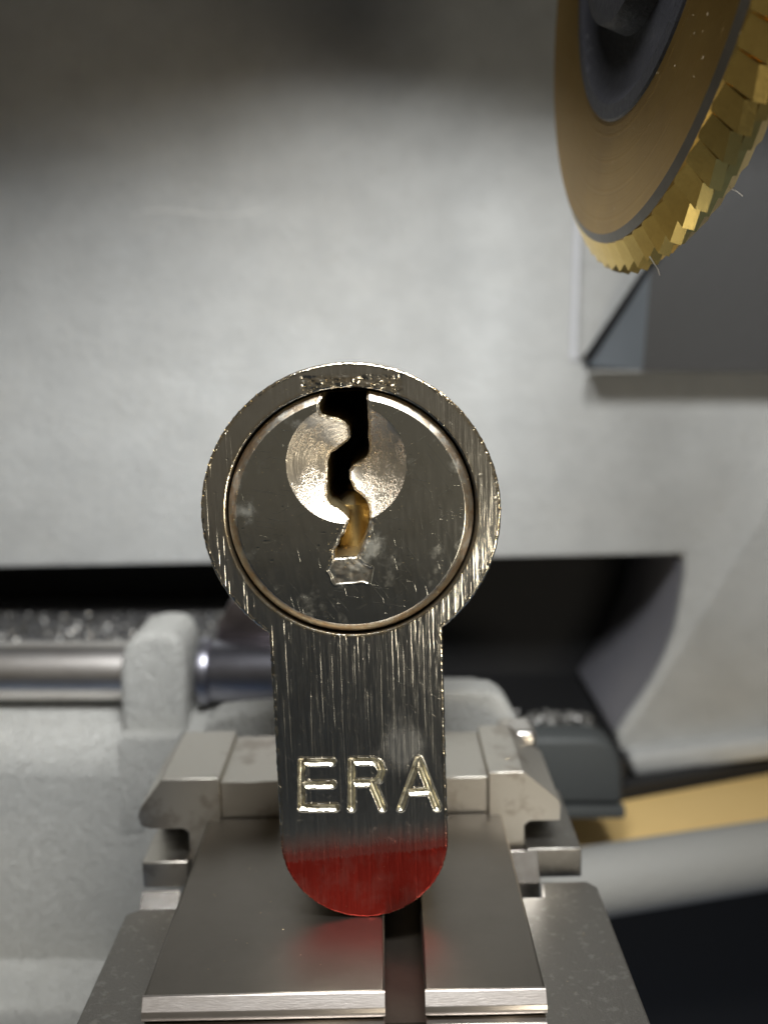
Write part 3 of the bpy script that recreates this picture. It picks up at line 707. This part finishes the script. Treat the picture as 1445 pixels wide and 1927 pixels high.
    for k in range(3):
        for i in range(n): fs.append((k * n + i, k * n + n + i, k * n + n + (i + 1) % n, k * n + (i + 1) % n))
    mesh_obj('keyway', vs_, fs, M['keyway'], plug)
    mesh_obj('keyway_end', [(-2, 16, 21), (2, 16, 21), (2, 16, 32.5), (-2, 16, 32.5)], [(0, 1, 2, 3)], M['dark'], plug)
    for k, (y, zt) in enumerate(((4.5, 25.6), (8.3, 25.0), (12, 25.8))):
        bm_obj('pin', lathe_bm([(20.5, .4), (20.5, 1.35), (zt - .7, 1.35), (zt, .45)], 24, 'z'), M['pin'], plug, True, (.1, y, 0))
    nb = 128; vs_ = []
    for y in (.40, 8):
        for i in range(nb): t = 2 * math.pi * (i + .5) / nb; vs_.append((math.cos(t) * RP, y, CZ + math.sin(t) * RP))
    fl = []
    for i in range(nb):
        t = 2 * math.pi * (i + 1) / nb
        if not (math.sin(t) > .9 and -.2 < math.cos(t) < .18): fl.append((i, (i + 1) % nb, nb + (i + 1) % nb, nb + i))
    mesh_obj('plug_wall', vs_, fl, M['bore'], plug, True)
    # ---- brass crumbs left by cutting, thick round the keyway, sparse elsewhere
    def crumbs(pts, parent, seed):
        r_ = random.Random(seed); vs_, fs = [], []
        for x, y, z, sz in pts:
            b0 = len(vs_)
            for dx, dy, dz in ((-1, 0, -.4), (1, .1, -.5), (.1, -.9, .1), (0, .2, 1), (.2, 1, 0)):
                k = sz * r_.uniform(.5, 1.2); vs_.append((x + dx * k, y + dy * k * .6, z + dz * k))
            fs += [(b0, b0 + 1, b0 + 2), (b0, b0 + 2, b0 + 3), (b0 + 1, b0 + 3, b0 + 2), (b0, b0 + 4, b0 + 1), (b0, b0 + 3, b0 + 4), (b0 + 1, b0 + 4, b0 + 3)]
        o = mesh_obj('brass_crumbs', vs_, fs, M['crumb'], parent); o['kind'] = 'stuff'; return o
    pts = []
    nk = len(KEY)
    for _ in range(420):
        i = random.randrange(nk - 1); t = random.random(); a, b = KEY[i], KEY[i + 1]
        x = a[0] + (b[0] - a[0]) * t + random.gauss(0, .22); z = a[1] + (b[1] - a[1]) * t + random.gauss(0, .22)
        pts.append((x, z, random.uniform(.015, .065)))
    for _ in range(260):
        t = random.uniform(0, 6.283); r = 6.7 * math.sqrt(random.random()); pts.append((math.cos(t) * r, CZ + math.sin(t) * r, random.uniform(.008, .026)))
    for _ in range(160):
        t = random.gauss(math.pi * .5, 2.0); r = random.uniform(6.5, 6.9); pts.append((math.cos(t) * r, CZ + math.sin(t) * r, random.uniform(.012, .045)))
    pa = np.array(pts); ok = (plug_sdf(pa[:, 0], pa[:, 1]) < -.01); pa = pa[ok]; hy = plug_h(pa[:, 0], pa[:, 1])
    crumbs([(p[0], h_ - p[2] * .3, p[1], p[2]) for p, h_ in zip(pa, hy)], plug, 3)
    pts = []
    for _ in range(330):
        pts.append((random.uniform(-8.4, 8.4), random.uniform(.3, 33.2), random.uniform(.008, .026)))
    for i in range(420):
        (x, z) = out[random.randrange(len(out))]; k = random.uniform(.985, 1.004); pts.append((x * k, CZ + (z - CZ) * k if z > 18 else z + random.uniform(-.1, .1), random.uniform(.012, .042)))
    for _ in range(120): pts.append((random.uniform(-2.4, 3), random.uniform(31.7, 32.5), random.uniform(.012, .04)))
    pa = np.array(pts); ok = (body_sdf(pa[:, 0], pa[:, 1]) < .03); pa = pa[ok]; hy = body_h(pa[:, 0], pa[:, 1])
    crumbs([(p[0], h_ - p[2] * .3, p[1], p[2]) for p, h_ in zip(pa, hy)], body, 5)
lock()
